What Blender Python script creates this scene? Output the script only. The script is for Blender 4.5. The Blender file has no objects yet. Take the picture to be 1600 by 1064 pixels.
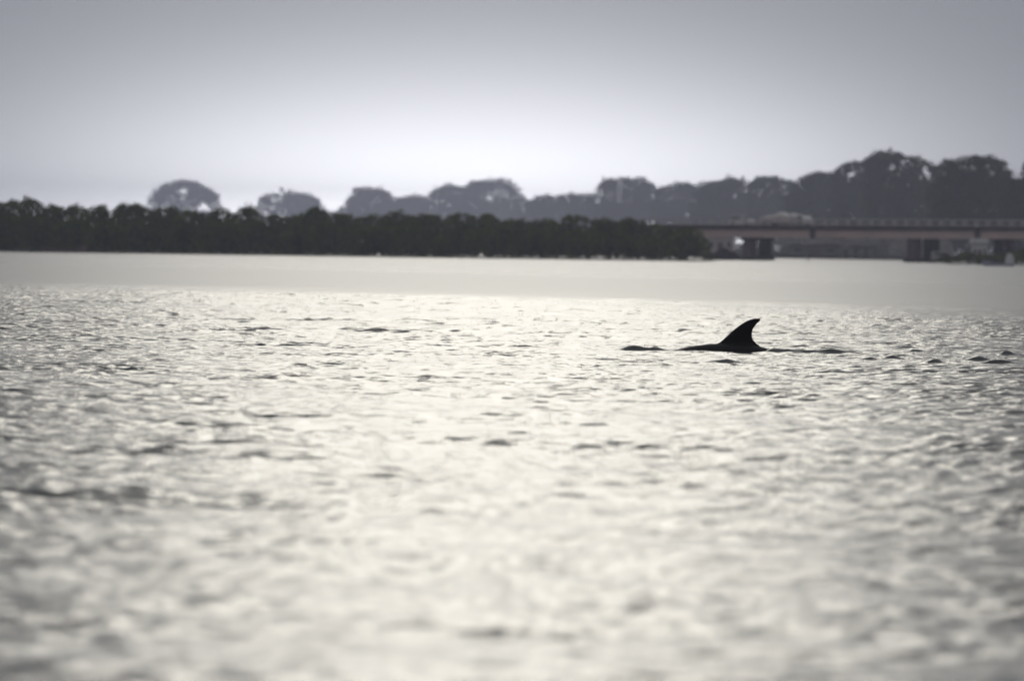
import bpy, bmesh, math, random
import numpy as np
from mathutils import Vector, Matrix

R = math.radians
random.seed(7)
rng = np.random.default_rng(7)
sc = bpy.context.scene
COL = sc.collection

# ------------------------------------------------------------------ camera
F = 13333.0                 # focal length in photo pixels (300 mm on a 36 mm frame)
H = 1.133                   # eye height above the water
PITCH = math.atan(146.0 / F)
ROLL = R(0.8)
HOR = 146.0
cam_d = bpy.data.cameras.new('camera')
cam = bpy.data.objects.new('camera', cam_d); COL.objects.link(cam)
cam_d.lens = 300.0; cam_d.sensor_width = 36.0
cam_d.clip_start = 0.5; cam_d.clip_end = 40000
fw = Vector((0, math.cos(PITCH), -math.sin(PITCH)))
up0 = Vector((0, math.sin(PITCH), math.cos(PITCH)))
r0 = Vector((1, 0, 0))
rt = r0 * math.cos(ROLL) + up0 * math.sin(ROLL)
up = up0 * math.cos(ROLL) - r0 * math.sin(ROLL)
m = Matrix((rt, up, -fw)).transposed().to_4x4()
m.translation = (0, 0, H)
cam.matrix_world = m
cam_d.dof.use_dof = True
cam_d.dof.focus_distance = 96.0
cam_d.dof.aperture_fstop = 5.2
sc.camera = cam

# ------------------------------------------------------------------ sky, sun, exposure
SUN_EL, SUN_AZ = 13.5, -0.15       # degrees; azimuth measured from the +Y axis towards +X
SUN_STRENGTH, SKY_STRENGTH = 0.58, 0.05
EXPOSURE = -2.9
world = bpy.data.worlds.new('World'); sc.world = world; world.use_nodes = True
nt = world.node_tree; nt.nodes.clear()
def N(tree, t, **kw):
    n = tree.nodes.new(t)
    for k, v in kw.items(): setattr(n, k, v)
    return n
def math_n(tree, op, a, b=None, clamp=False):
    n = N(tree, 'ShaderNodeMath', operation=op, use_clamp=clamp)
    for i, v in enumerate((a, b)):
        if v is None: continue
        if isinstance(v, (int, float)): n.inputs[i].default_value = v
        else: tree.links.new(v, n.inputs[i])
    return n.outputs[0]
sky = N(nt, 'ShaderNodeTexSky', sky_type='NISHITA')
sky.sun_disc = False; sky.sun_elevation = R(SUN_EL); sky.sun_rotation = R(SUN_AZ)
sky.air_density = 1.0; sky.dust_density = 0.5; sky.ozone_density = 1.0; sky.altitude = 0
tc = N(nt, 'ShaderNodeTexCoord')
sep = N(nt, 'ShaderNodeSeparateXYZ'); nt.links.new(tc.outputs['Generated'], sep.inputs[0])
# bright haze bank low over the water in the direction of the sun
az = math_n(nt, 'ARCTAN2', sep.outputs['X'], sep.outputs['Y'])
a1 = math_n(nt, 'DIVIDE', math_n(nt, 'SUBTRACT', az, -0.005), 0.052)
e1 = math_n(nt, 'DIVIDE', math_n(nt, 'MAXIMUM', sep.outputs['Z'], 0.003), 0.0084)
ex = math_n(nt, 'ADD', math_n(nt, 'MULTIPLY', a1, a1), e1)
glow = math_n(nt, 'POWER', 2.71828, math_n(nt, 'MULTIPLY', ex, -1.0))
# hazy air greys the blue of the clear sky
hsv = N(nt, 'ShaderNodeHueSaturation'); hsv.inputs['Saturation'].default_value = 0.25
nt.links.new(sky.outputs[0], hsv.inputs['Color'])
tint = N(nt, 'ShaderNodeMix', data_type='RGBA', blend_type='MULTIPLY'); tint.inputs[0].default_value = 1.0
nt.links.new(hsv.outputs[0], tint.inputs[6]); tint.inputs[7].default_value = (0.80, 0.95, 1.25, 1)
# high thin overcast evens the clear sky out over the whole dome
veil = N(nt, 'ShaderNodeMix', data_type='RGBA'); veil.inputs[0].default_value = 0.65
nt.links.new(tint.outputs[2], veil.inputs[6]); veil.inputs[7].default_value = (32, 32.2, 34, 1)
bg1 = N(nt, 'ShaderNodeBackground'); # an overcast dome grows brighter towards the zenith
zen = math_n(nt, 'ADD', math_n(nt, 'MULTIPLY', math_n(nt, 'MAXIMUM', sep.outputs['Z'], 0.0), 1.4), 1.0)
vs = N(nt, 'ShaderNodeVectorMath', operation='SCALE'); nt.links.new(veil.outputs[2], vs.inputs[0]); nt.links.new(zen, vs.inputs['Scale'])
nt.links.new(vs.outputs[0], bg1.inputs[0]); bg1.inputs[1].default_value = SKY_STRENGTH
bg2 = N(nt, 'ShaderNodeBackground'); bg2.inputs[0].default_value = (0.97, 0.975, 1.0, 1)
nt.links.new(math_n(nt, 'MULTIPLY', glow, 56.0), bg2.inputs[1])
add = N(nt, 'ShaderNodeAddShader'); nt.links.new(bg1.outputs[0], add.inputs[0]); nt.links.new(bg2.outputs[0], add.inputs[1])
wo = N(nt, 'ShaderNodeOutputWorld'); nt.links.new(add.outputs[0], wo.inputs['Surface'])

sd = bpy.data.lights.new('sun', 'SUN'); sun = bpy.data.objects.new('sun', sd); COL.objects.link(sun)
sd.energy = SUN_STRENGTH; sd.angle = R(6.0); sd.color = (1.0, 0.95, 0.84)
sun.rotation_euler = (-R(90 - SUN_EL), 0, -R(SUN_AZ))

sc.view_settings.view_transform = 'Standard'
sc.view_settings.look = 'None'
sc.view_settings.gamma = 1.0
sc.view_settings.use_curve_mapping = False
sc.view_settings.exposure = EXPOSURE
sc.render.engine = 'CYCLES'
sc.cycles.use_denoising = True
sc.cycles.max_bounces = 6
sc.cycles.volume_bounces = 2
sc.cycles.sample_clamp_indirect = 6

# ------------------------------------------------------------------ helpers
def at(px, py, Y):
    """world point seen at photo pixel (px, py) when it stands Y metres out"""
    c, s = math.cos(ROLL), math.sin(ROLL)
    u = (px - 800) * c + (py - 532) * s
    v = -(px - 800) * s + (py - 532) * c
    return Vector((Y * u / F, Y, H - Y * (v + HOR) / F))

def tag(o, label=None, cat=None, group=None, kind=None):
    if label: o['label'] = label
    if cat: o['category'] = cat
    if group: o['group'] = group
    if kind: o['kind'] = kind
    return o

def empty(name, loc, label, cat, group=None, rz=0.0):
    o = bpy.data.objects.new(name, None); COL.objects.link(o)
    o.location = loc; o.rotation_euler = (0, 0, rz); o.empty_display_size = 0.2
    return tag(o, label, cat, group)

def mesh_np(name, co, faces, mat, parent=None, smooth=False, loc=None):
    """faces: (n,4) or (n,3) int array"""
    me = bpy.data.meshes.new(name)
    faces = np.asarray(faces, dtype=np.int32); n, k = faces.shape
    me.vertices.add(len(co)); me.vertices.foreach_set('co', np.ascontiguousarray(co, dtype=np.float32).ravel())
    me.loops.add(n * k); me.loops.foreach_set('vertex_index', faces.ravel())
    me.polygons.add(n)
    me.polygons.foreach_set('loop_start', np.arange(0, n * k, k, dtype=np.int32))
    me.polygons.foreach_set('loop_total', np.full(n, k, dtype=np.int32))
    me.update(calc_edges=True)
    if smooth: me.polygons.foreach_set('use_smooth', np.ones(n, dtype=bool))
    me.materials.append(mat)
    o = bpy.data.objects.new(name, me); COL.objects.link(o)
    if parent: o.parent = parent
    if loc is not None: o.location = loc
    return o

def obj(name, bm, mat, parent=None, smooth=False, loc=None):
    me = bpy.data.meshes.new(name); bm.normal_update(); bm.to_mesh(me); bm.free()
    if smooth:
        for p in me.polygons: p.use_smooth = True
    me.materials.append(mat)
    o = bpy.data.objects.new(name, me); COL.objects.link(o)
    if parent: o.parent = parent
    if loc is not None: o.location = loc
    return o

def box(bm, x0, x1, y0, y1, z0, z1, bev=0.0):
    g = bmesh.ops.create_cube(bm, size=1.0)
    vs = g['verts']
    for v in vs:
        v.co = Vector((x0 if v.co.x < 0 else x1, y0 if v.co.y < 0 else y1, z0 if v.co.z < 0 else z1))
    if bev > 0:
        es = list({e for v in vs for e in v.link_edges})
        bmesh.ops.bevel(bm, geom=es, offset=bev, segments=2, affect='EDGES')
    return bm

def tube(bm, pts, rad, n=7):
    rings = []
    for i, p in enumerate(pts):
        p = Vector(p)
        d = (Vector(pts[min(i + 1, len(pts) - 1)]) - Vector(pts[max(i - 1, 0)])).normalized()
        a = d.orthogonal().normalized(); b = d.cross(a)
        r = rad[i] if hasattr(rad, '__len__') else rad
        rings.append([bm.verts.new(p + (a * math.cos(2 * math.pi * k / n) + b * math.sin(2 * math.pi * k / n)) * r) for k in range(n)])
    # keep rings aligned
    for i in range(1, len(rings)):
        best = min(range(n), key=lambda s: sum((rings[i][(k + s) % n].co - rings[i - 1][k].co).length for k in range(n)))
        rings[i] = rings[i][best:] + rings[i][:best]
        flip = [rings[i][0]] + rings[i][:0:-1]
        if sum((flip[k].co - rings[i - 1][k].co).length for k in range(n)) < sum((rings[i][k].co - rings[i - 1][k].co).length for k in range(n)):
            rings[i] = flip
        for k in range(n):
            bm.faces.new((rings[i - 1][k], rings[i - 1][(k + 1) % n], rings[i][(k + 1) % n], rings[i][k]))
    bm.faces.new(rings[0][::-1]); bm.faces.new(rings[-1])
    return bm

def interp(x, pts):
    xs = [p[0] for p in pts]; ys = [p[1] for p in pts]
    return float(np.interp(x, xs, ys))

# ------------------------------------------------------------------ materials
def principled(name, col, rough=0.7, spec=0.3, var=0.0, scale=1.0, metal=0.0, col2=None, bump=0.0):
    m = bpy.data.materials.new(name); m.use_nodes = True
    t = m.node_tree; b = t.nodes['Principled BSDF']
    b.inputs['Roughness'].default_value = rough
    b.inputs['Specular IOR Level'].default_value = spec
    b.inputs['Metallic'].default_value = metal
    b.inputs['Base Color'].default_value = (*col, 1)
    if var or col2:
        tcn = N(t, 'ShaderNodeTexCoord'); no = N(t, 'ShaderNodeTexNoise')
        no.inputs['Scale'].default_value = scale; no.inputs['Detail'].default_value = 5
        t.links.new(tcn.outputs['Object'], no.inputs['Vector'])
        rp = N(t, 'ShaderNodeValToRGB')
        c2 = col2 or tuple(c * (1 - var) for c in col)
        rp.color_ramp.elements[0].position = 0.35; rp.color_ramp.elements[1].position = 0.65
        rp.color_ramp.elements[0].color = (*c2, 1); rp.color_ramp.elements[1].color = (*col, 1)
        t.links.new(no.outputs['Fac'], rp.inputs[0]); t.links.new(rp.outputs[0], b.inputs['Base Color'])
        if bump:
            bu = N(t, 'ShaderNodeBump'); bu.inputs['Distance'].default_value = bump; bu.inputs['Strength'].default_value = 0.7
            t.links.new(no.outputs['Fac'], bu.inputs['Height']); t.links.new(bu.outputs[0], b.inputs['Normal'])
    return m

def leaf_mat(name, dark, light, scale):
    m = bpy.data.materials.new(name); m.use_nodes = True
    t = m.node_tree; b = t.nodes['Principled BSDF']
    b.inputs['Roughness'].default_value = 0.75; b.inputs['Specular IOR Level'].default_value = 0.12
    g = N(t, 'ShaderNodeNewGeometry'); no = N(t, 'ShaderNodeTexNoise')
    no.inputs['Scale'].default_value = scale; no.inputs['Detail'].default_value = 3
    t.links.new(g.outputs['Position'], no.inputs['Vector'])
    mx = math_n(t, 'ADD', math_n(t, 'MULTIPLY', g.outputs['Random Per Island'], 0.35), math_n(t, 'MULTIPLY', no.outputs['Fac'], 0.75))
    rp = N(t, 'ShaderNodeValToRGB')
    rp.color_ramp.elements[0].position = 0.34; rp.color_ramp.elements[1].position = 0.68
    rp.color_ramp.elements[0].color = (*dark, 1); rp.color_ramp.elements[1].color = (*light, 1)
    t.links.new(mx, rp.inputs[0]); t.links.new(rp.outputs[0], b.inputs['Base Color'])
    tr = N(t, 'ShaderNodeBsdfTranslucent'); t.links.new(rp.outputs[0], tr.inputs[0])
    ms = N(t, 'ShaderNodeMixShader'); ms.inputs[0].default_value = 0.5
    t.links.new(b.outputs[0], ms.inputs[1]); t.links.new(tr.outputs[0], ms.inputs[2])
    t.links.new(ms.outputs[0], t.nodes['Material Output'].inputs['Surface'])
    return m

M = {}
M['mangrove'] = leaf_mat('mangrove_leaf', (0.045, 0.062, 0.003), (0.14, 0.18, 0.010), 0.55)
M['tree_leaf'] = leaf_mat('tree_leaf', (0.02, 0.03, 0.014), (0.045, 0.06, 0.025), 0.12)
M['hazed_scrub'] = leaf_mat('hazed_scrub_leaf', (0.28, 0.27, 0.26), (0.42, 0.40, 0.38), 0.4)  # distance haze put into the leaf colour as pale grey
M['bark'] = principled('bark', (0.06, 0.05, 0.04), 0.9, 0.1, var=0.4, scale=2)
M['mud'] = principled('mud', (0.08, 0.07, 0.06), 0.8, 0.2, var=0.4, scale=0.4)
M['concrete'] = principled('pinkish_concrete', (0.78, 0.57, 0.52), 0.85, 0.2, col2=(0.64, 0.50, 0.45), scale=0.35)
M['dark_concrete'] = principled('stained_concrete', (0.11, 0.085, 0.085), 0.85, 0.2, var=0.45, scale=0.5)
M['rail'] = principled('rail_paint', (0.55, 0.52, 0.51), 0.6, 0.3, var=0.2, scale=0.6)
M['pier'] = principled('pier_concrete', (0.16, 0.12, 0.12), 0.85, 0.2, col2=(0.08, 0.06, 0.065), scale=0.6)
M['pier_dark'] = principled('dark_pier_concrete', (0.02, 0.018, 0.02), 0.8, 0.2, var=0.4, scale=0.6)  # near-black version of the pier colour
M['white'] = principled('white_paint', (0.8, 0.79, 0.77), 0.45, 0.4, var=0.08, scale=2)
M['pink'] = principled('faded_pink_paint', (0.82, 0.72, 0.69), 0.5, 0.4, var=0.15, scale=1.2)
M['glass'] = principled('window_glass', (0.03, 0.035, 0.04), 0.08, 0.5)
M['rubber'] = principled('tyre_rubber', (0.02, 0.02, 0.02), 0.8, 0.2)
M['sack'] = principled('white_sack', (0.84, 0.82, 0.78), 0.9, 0.1, var=0.2, scale=3)
M['wood'] = principled('weathered_wood', (0.17, 0.12, 0.105), 0.8, 0.2, col2=(0.08, 0.055, 0.05), scale=1.5)
M['grey_wood'] = principled('grey_wood', (0.13, 0.12, 0.13), 0.8, 0.2, var=0.3, scale=2)
M['hull'] = principled('pale_blue_hull_paint', (0.42, 0.46, 0.52), 0.5, 0.4, var=0.2, scale=1.5)
M['wall'] = principled('cream_plaster', (0.58, 0.49, 0.45), 0.85, 0.2, var=0.12, scale=0.7)
M['roof'] = principled('rusty_roof_sheet', (0.12, 0.10, 0.10), 0.6, 0.3, var=0.3, scale=0.8)
M['shed_wall'] = principled('shed_wall', (0.16, 0.15, 0.15), 0.85, 0.2, var=0.25, scale=0.8)
M['feather'] = principled('white_feather', (0.8, 0.8, 0.78), 0.8, 0.1)
M['beak'] = principled('yellow_beak', (0.5, 0.35, 0.05), 0.5, 0.3)

# ------------------------------------------------------------------ water
def water_material():
    m = bpy.data.materials.new('lagoon_water'); m.use_nodes = True
    t = m.node_tree; b = t.nodes['Principled BSDF']
    b.inputs['Base Color'].default_value = (0.022, 0.028, 0.024, 1)
    b.inputs['Roughness'].default_value = 0.25
    b.inputs['IOR'].default_value = 1.333
    g = N(t, 'ShaderNodeNewGeometry'); s = N(t, 'ShaderNodeSeparateXYZ'); t.links.new(g.outputs['Position'], s.inputs[0])
    # distance to the wind line that crosses the lagoon, with a wavering edge
    big = N(t, 'ShaderNodeTexNoise'); big.inputs['Scale'].default_value = 0.05; big.inputs['Detail'].default_value = 3
    t.links.new(g.outputs['Position'], big.inputs['Vector'])
    d = math_n(t, 'ADD', s.outputs['Y'], math_n(t, 'MULTIPLY', s.outputs['X'], 2.6))
    d = math_n(t, 'ADD', d, math_n(t, 'MULTIPLY', math_n(t, 'SUBTRACT', big.outputs['Fac'], 0.5), 50.0))
    def ramp(a, bb):
        mr = N(t, 'ShaderNodeMapRange', interpolation_type='SMOOTHSTEP')
        mr.inputs[1].default_value = a; mr.inputs[2].default_value = bb
        t.links.new(d, mr.inputs[0]); return mr.outputs[0]
    # long wind streaks lying across the smooth water
    st = N(t, 'ShaderNodeTexNoise'); st.inputs['Scale'].default_value = 1.0; st.inputs['Detail'].default_value = 3
    sm = N(t, 'ShaderNodeMapping'); sm.inputs['Scale'].default_value = (0.03, 0.035, 1.0); sm.inputs['Rotation'].default_value = (0, 0, 0.5)
    t.links.new(g.outputs['Position'], sm.inputs['Vector']); t.links.new(sm.outputs[0], st.inputs['Vector'])
    streak = N(t, 'ShaderNodeMapRange', interpolation_type='SMOOTHSTEP'); streak.inputs[1].default_value = 0.42; streak.inputs[2].default_value = 0.62
    t.links.new(st.outputs['Fac'], streak.inputs[0])
    near = math_n(t, 'SUBTRACT', 1.0, ramp(176, 208))
    far = math_n(t, 'MULTIPLY', ramp(300, 370), 0.35)
    ampl = math_n(t, 'ADD', math_n(t, 'ADD', near, far), math_n(t, 'ADD', math_n(t, 'MULTIPLY', streak.outputs[0], 0.09), CALM))
    rg = math_n(t, 'ADD', math_n(t, 'MULTIPLY', near, -0.02), math_n(t, 'ADD', math_n(t, 'MULTIPLY', far, -0.05), 0.29))
    t.links.new(rg, b.inputs['Roughness'])
    heights = []
    for sc_, w in ((3.0, 0.022), (9.0, 0.0075), (24.0, 0.0016)):
        no = N(t, 'ShaderNodeTexNoise'); no.inputs['Scale'].default_value = sc_; no.inputs['Detail'].default_value = 1.5
        mp = N(t, 'ShaderNodeMapping'); mp.inputs['Scale'].default_value = (0.75, 1.0, 1.0); mp.inputs['Rotation'].default_value = (0, 0, 0.25)
        t.links.new(g.outputs['Position'], mp.inputs['Vector']); t.links.new(mp.outputs[0], no.inputs['Vector'])
        heights.append(math_n(t, 'MULTIPLY', no.outputs['Fac'], w))
    hsum = math_n(t, 'ADD', math_n(t, 'ADD', heights[0], heights[1]), heights[2])
    hh = math_n(t, 'MULTIPLY', hsum, math_n(t, 'MULTIPLY', ampl, BUMP))
    bu = N(t, 'ShaderNodeBump'); bu.inputs['Strength'].default_value = 1.0; bu.inputs['Distance'].default_value = 1.0
    t.links.new(hh, bu.inputs['Height']); t.links.new(bu.outputs[0], b.inputs['Normal'])
    return m
CALM, BUMP = 0.035, 1.6
M['water'] = water_material()

DOL = at(1155, 551.3, 94.3); DOL.z = 0.0       # foot of the dorsal fin on the water

def build_water():
    kx = 0.079
    Y = np.concatenate([np.arange(12, 52, 0.040), np.arange(52, 130, 0.045), np.arange(130, 226, 0.075)])
    nc = 262
    tcol = np.linspace(-1, 1, nc)
    YY, TT = np.meshgrid(Y, tcol, indexing='ij')
    XX = (TT * kx * YY)
    X = XX.astype(np.float64); Yd = YY.astype(np.float64)
    # slow patchiness of the ripples
    def field(n, l0, l1, seed):
        r = np.random.default_rng(seed); o = np.zeros_like(X)
        for _ in range(n):
            lam = r.uniform(l0, l1); th = r.uniform(0, 2 * math.pi); k = 2 * math.pi / lam
            o += np.cos(k * (math.cos(th) * X + math.sin(th) * Yd) + r.uniform(0, 6.28))
        return o / math.sqrt(n / 2)
    patch = field(10, 4, 16, 3)
    clump = field(12, 0.7, 2.2, 4)
    z1 = np.zeros_like(X); r = np.random.default_rng(11)
    nw = 64
    lams = np.exp(r.uniform(math.log(0.12), math.log(0.33), nw))
    for lam in lams:
        th = math.radians(255) + r.normal(0, 0.75); k = 2 * math.pi / lam
        slope = WAVE_SLOPE / math.sqrt(nw / 2) * (1.0 if lam > 0.25 else 0.8)
        ph = k * (math.cos(th) * X + math.sin(th) * Yd) + r.uniform(0, 6.28)
        a = slope / k
        z1 += a * (np.cos(ph) + 0.25 * np.cos(2 * ph))
    z2 = np.zeros_like(X)
    for lam in np.exp(r.uniform(math.log(1.2), math.log(4.5), 14)):
        th = math.radians(262) + r.normal(0, 0.4); k = 2 * math.pi / lam
        z2 += 0.030 / math.sqrt(7) / k * np.cos(k * (math.cos(th) * X + math.sin(th) * Yd) + r.uniform(0, 6.28))
    edge = Yd + 2.6 * X + 8 * field(6, 14, 40, 5)
    ruff = np.clip((204 - edge) / 32, 0, 1); ruff = ruff * ruff * (3 - 2 * ruff)
    ruff = 0.10 + 0.90 * ruff
    z = z1 * ruff * np.clip(0.85 + 0.20 * patch + 0.34 * clump, 0.15, 2.4) * (0.60 + 0.40 * np.clip((Yd - 25) / 45, 0, 1)) + z2 * (0.2 + 0.8 * ruff)
    # water pushed up by the dolphin: lumps over the head, wavelets trailing the tail
    dx, dy = X - DOL.x, Yd - DOL.y
    def lump(cx, cy, sx, sy, h):
        return h * np.exp(-((dx - cx) / sx) ** 2 - ((dy - cy) / sy) ** 2)
    rl = random.Random(5)
    for cx, h in ((-1.26, .030), (-1.17, .050), (-1.07, .040), (-0.95, .046), (-0.86, .022)):
        z += lump(cx, -0.13, 0.07, 0.09, h)
    for cx, h in ((.36, .03), (.44, .032), (.53, .04), (.63, .03), (.72, .03), (.82, .034), (.91, .03), (.99, .048), (1.08, .036), (1.17, .022), (1.28, .014)):
        z += lump(cx, -0.10 + rl.uniform(-.03, .03), 0.06, 0.08, h)
    for px_, py_, w, h in ((1392, 562, .08, .045), (1358, 563, .07, .03), (1462, 568, .09, .045), (1478, 577, .07, .03), (1430, 549, .09, .022),
                           (1528, 566, .12, .045), (1560, 570, .2, .04), (1574, 556, .06, .05), (1335, 575, .12, .03),
                           (1132, 568, .12, .035), (1300, 582, .14, .03)):
        c, s = math.cos(ROLL), math.sin(ROLL)
        v = -(px_ - 800) * s + (py_ - 532) * c
        Yp = H * F / (v + HOR); Xp = Yp * ((px_ - 800) * c) / F
        z += 1.2 * h * np.exp(-((X - Xp) / w) ** 2 - ((Yd - Yp) / 0.09) ** 2)
    # fade to flat at the rim of the detailed sheet
    fade = np.clip((1 - np.abs(TT)) / 0.04, 0, 1) * np.clip((Yd - 12) / 1.0, 0, 1) * np.clip((225.5 - Yd) / 10.0, 0, 1)
    z *= fade
    nr = len(Y)
    co = np.stack([X, Yd, z], -1).reshape(-1, 3)
    idx = np.arange(nr * nc, dtype=np.int64).reshape(nr, nc)
    q = np.stack([idx[:-1, :-1], idx[:-1, 1:], idx[1:, 1:], idx[1:, :-1]], -1).reshape(-1, 4)
    # plain water all round the detailed sheet, out to the far shore
    Y0, Y1 = Y[0], Y[-1]
    W, B, Fv = 3800.0, -400.0, 9000.0
    ex = np.array([(-kx * Y0, Y0, 0), (kx * Y0, Y0, 0), (kx * Y1, Y1, 0), (-kx * Y1, Y1, 0),
                   (-W, B, 0), (W, B, 0), (W, Fv, 0), (-W, Fv, 0), (-W, Y0, 0), (W, Y0, 0), (W, Y1, 0), (-W, Y1, 0)], dtype=float)
    b0 = len(co)
    q2 = np.array([(8, 0, 3, 11), (1, 9, 10, 2), (4, 5, 9, 8), (11, 10, 6, 7)], dtype=np.int64) + b0
    co = np.concatenate([co, ex]); q = np.concatenate([q, q2])
    o = mesh_np('water', co, q, M['water'], smooth=True)
    tag(o, 'grey green rippled lagoon water with a smooth bright band before the far shore', kind='structure')
WAVE_SLOPE = 0.14
build_water()

# ------------------------------------------------------------------ land beyond the water
def land(name, pts, z, mat, label):
    bm = bmesh.new(); rr = random.Random(len(pts))
    top = [bm.verts.new((x, y, z + rr.uniform(-.05, .05))) for x, y in pts]
    cx = sum(p[0] for p in pts) / len(pts); cy = sum(p[1] for p in pts) / len(pts)
    bot = [bm.verts.new((x + (x - cx) * .01, y - 1.0 if y < cy else y + 1.0, -0.6)) for x, y in pts]
    bm.faces.new(top)
    n = len(pts)
    for i in range(n): bm.faces.new((top[i], bot[i], bot[(i + 1) % n], top[(i + 1) % n]))
    bmesh.ops.recalc_face_normals(bm, faces=bm.faces)
    return tag(obj(name, bm, mat), label, kind='structure')
# mud under the mangroves
nx = 40
front = [(-90 + 109 * i / nx, 815 + 1.2 * math.sin(i * 1.3) + 0.6 * math.sin(i * 3.1)) for i in range(nx + 1)]
land('mud_bank', front + [(19.5, 824), (17, 850), (-90, 853)], 0.10, M['mud'], 'dark mud bank under the mangrove thicket')
right = [(44 + 66 * i / 24, 866 + 1.5 * math.sin(i * 1.1)) for i in range(25)]
land('mud_bank', right + [(110, 896), (46, 893)], 0.12, M['mud'], 'dark mud bank beneath the right end of the bridge')
far_front = [(-900, 3300), (-300, 3200), (0, 2800), (22, 1290), (60, 1220), (130, 1200), (700, 1180)]
land('far_shore', far_front + [(3000, 1300), (3000, 8900), (-3000, 8900), (-3000, 3900)], 0.5, M['mud'], 'low far shore behind the bridge and the hazy trees')

# ------------------------------------------------------------------ foliage
def leaf_cloud(centers, size, seed, aspect=0.7):
    """one small bent-free quad per centre, randomly turned"""
    r = np.random.default_rng(seed); n = len(centers)
    a = r.normal(size=(n, 3)); a /= np.linalg.norm(a, axis=1, keepdims=True)
    b = r.normal(size=(n, 3)); b -= (b * a).sum(1, keepdims=True) * a; b /= np.linalg.norm(b, axis=1, keepdims=True)
    s = size * r.uniform(0.6, 1.35, (n, 1))
    p = [centers + a * s, centers + b * s * aspect, centers - a * s, centers - b * s * aspect]
    co = np.stack(p, 1).reshape(-1, 3)
    return co, np.arange(4 * n).reshape(-1, 4)

def lobes_to_leaves(lobes, per_area, size, seed, gaps=(), fill=0.42):
    r = np.random.default_rng(seed); out = []
    for (cx, cy, cz, rx, ry, rz) in lobes:
        n = max(12, int(per_area * (rx * rz * 2 + rx * ry * 2) / (size * size)))
        d = r.normal(size=(n, 3)); d /= np.linalg.norm(d, axis=1, keepdims=True)
        rad = np.where(r.random((n, 1)) < fill, r.random((n, 1)) ** 0.5, r.normal(0.95, 0.08, (n, 1)))
        # ragged lobe surface
        rad *= 1 + 0.16 * np.sin(d[:, :1] * 7 + cx * 3) * np.sin(d[:, 2:] * 6 + cz * 3) + 0.10 * np.sin(d[:, :1] * 15 + cz * 5) * np.sin(d[:, 2:] * 13 + cx)
        out.append(np.array([cx, cy, cz]) + d * rad * np.array([rx, ry, rz]))
    P = np.concatenate(out)
    keep = np.ones(len(P), bool)
    for (gx, gz, ga, gb) in gaps:
        dxg = (P[:, 0] - gx) / ga; dzg = (P[:, 2] - gz) / gb; an = np.arctan2(dzg, dxg)
        keep &= (dxg ** 2 + dzg ** 2 > 0.8 + 0.35 * np.sin(an * 3 + gx) + 0.25 * np.sin(an * 5 + gz) + 0.15 * r.normal(size=len(P)))
    return P[keep]

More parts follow.
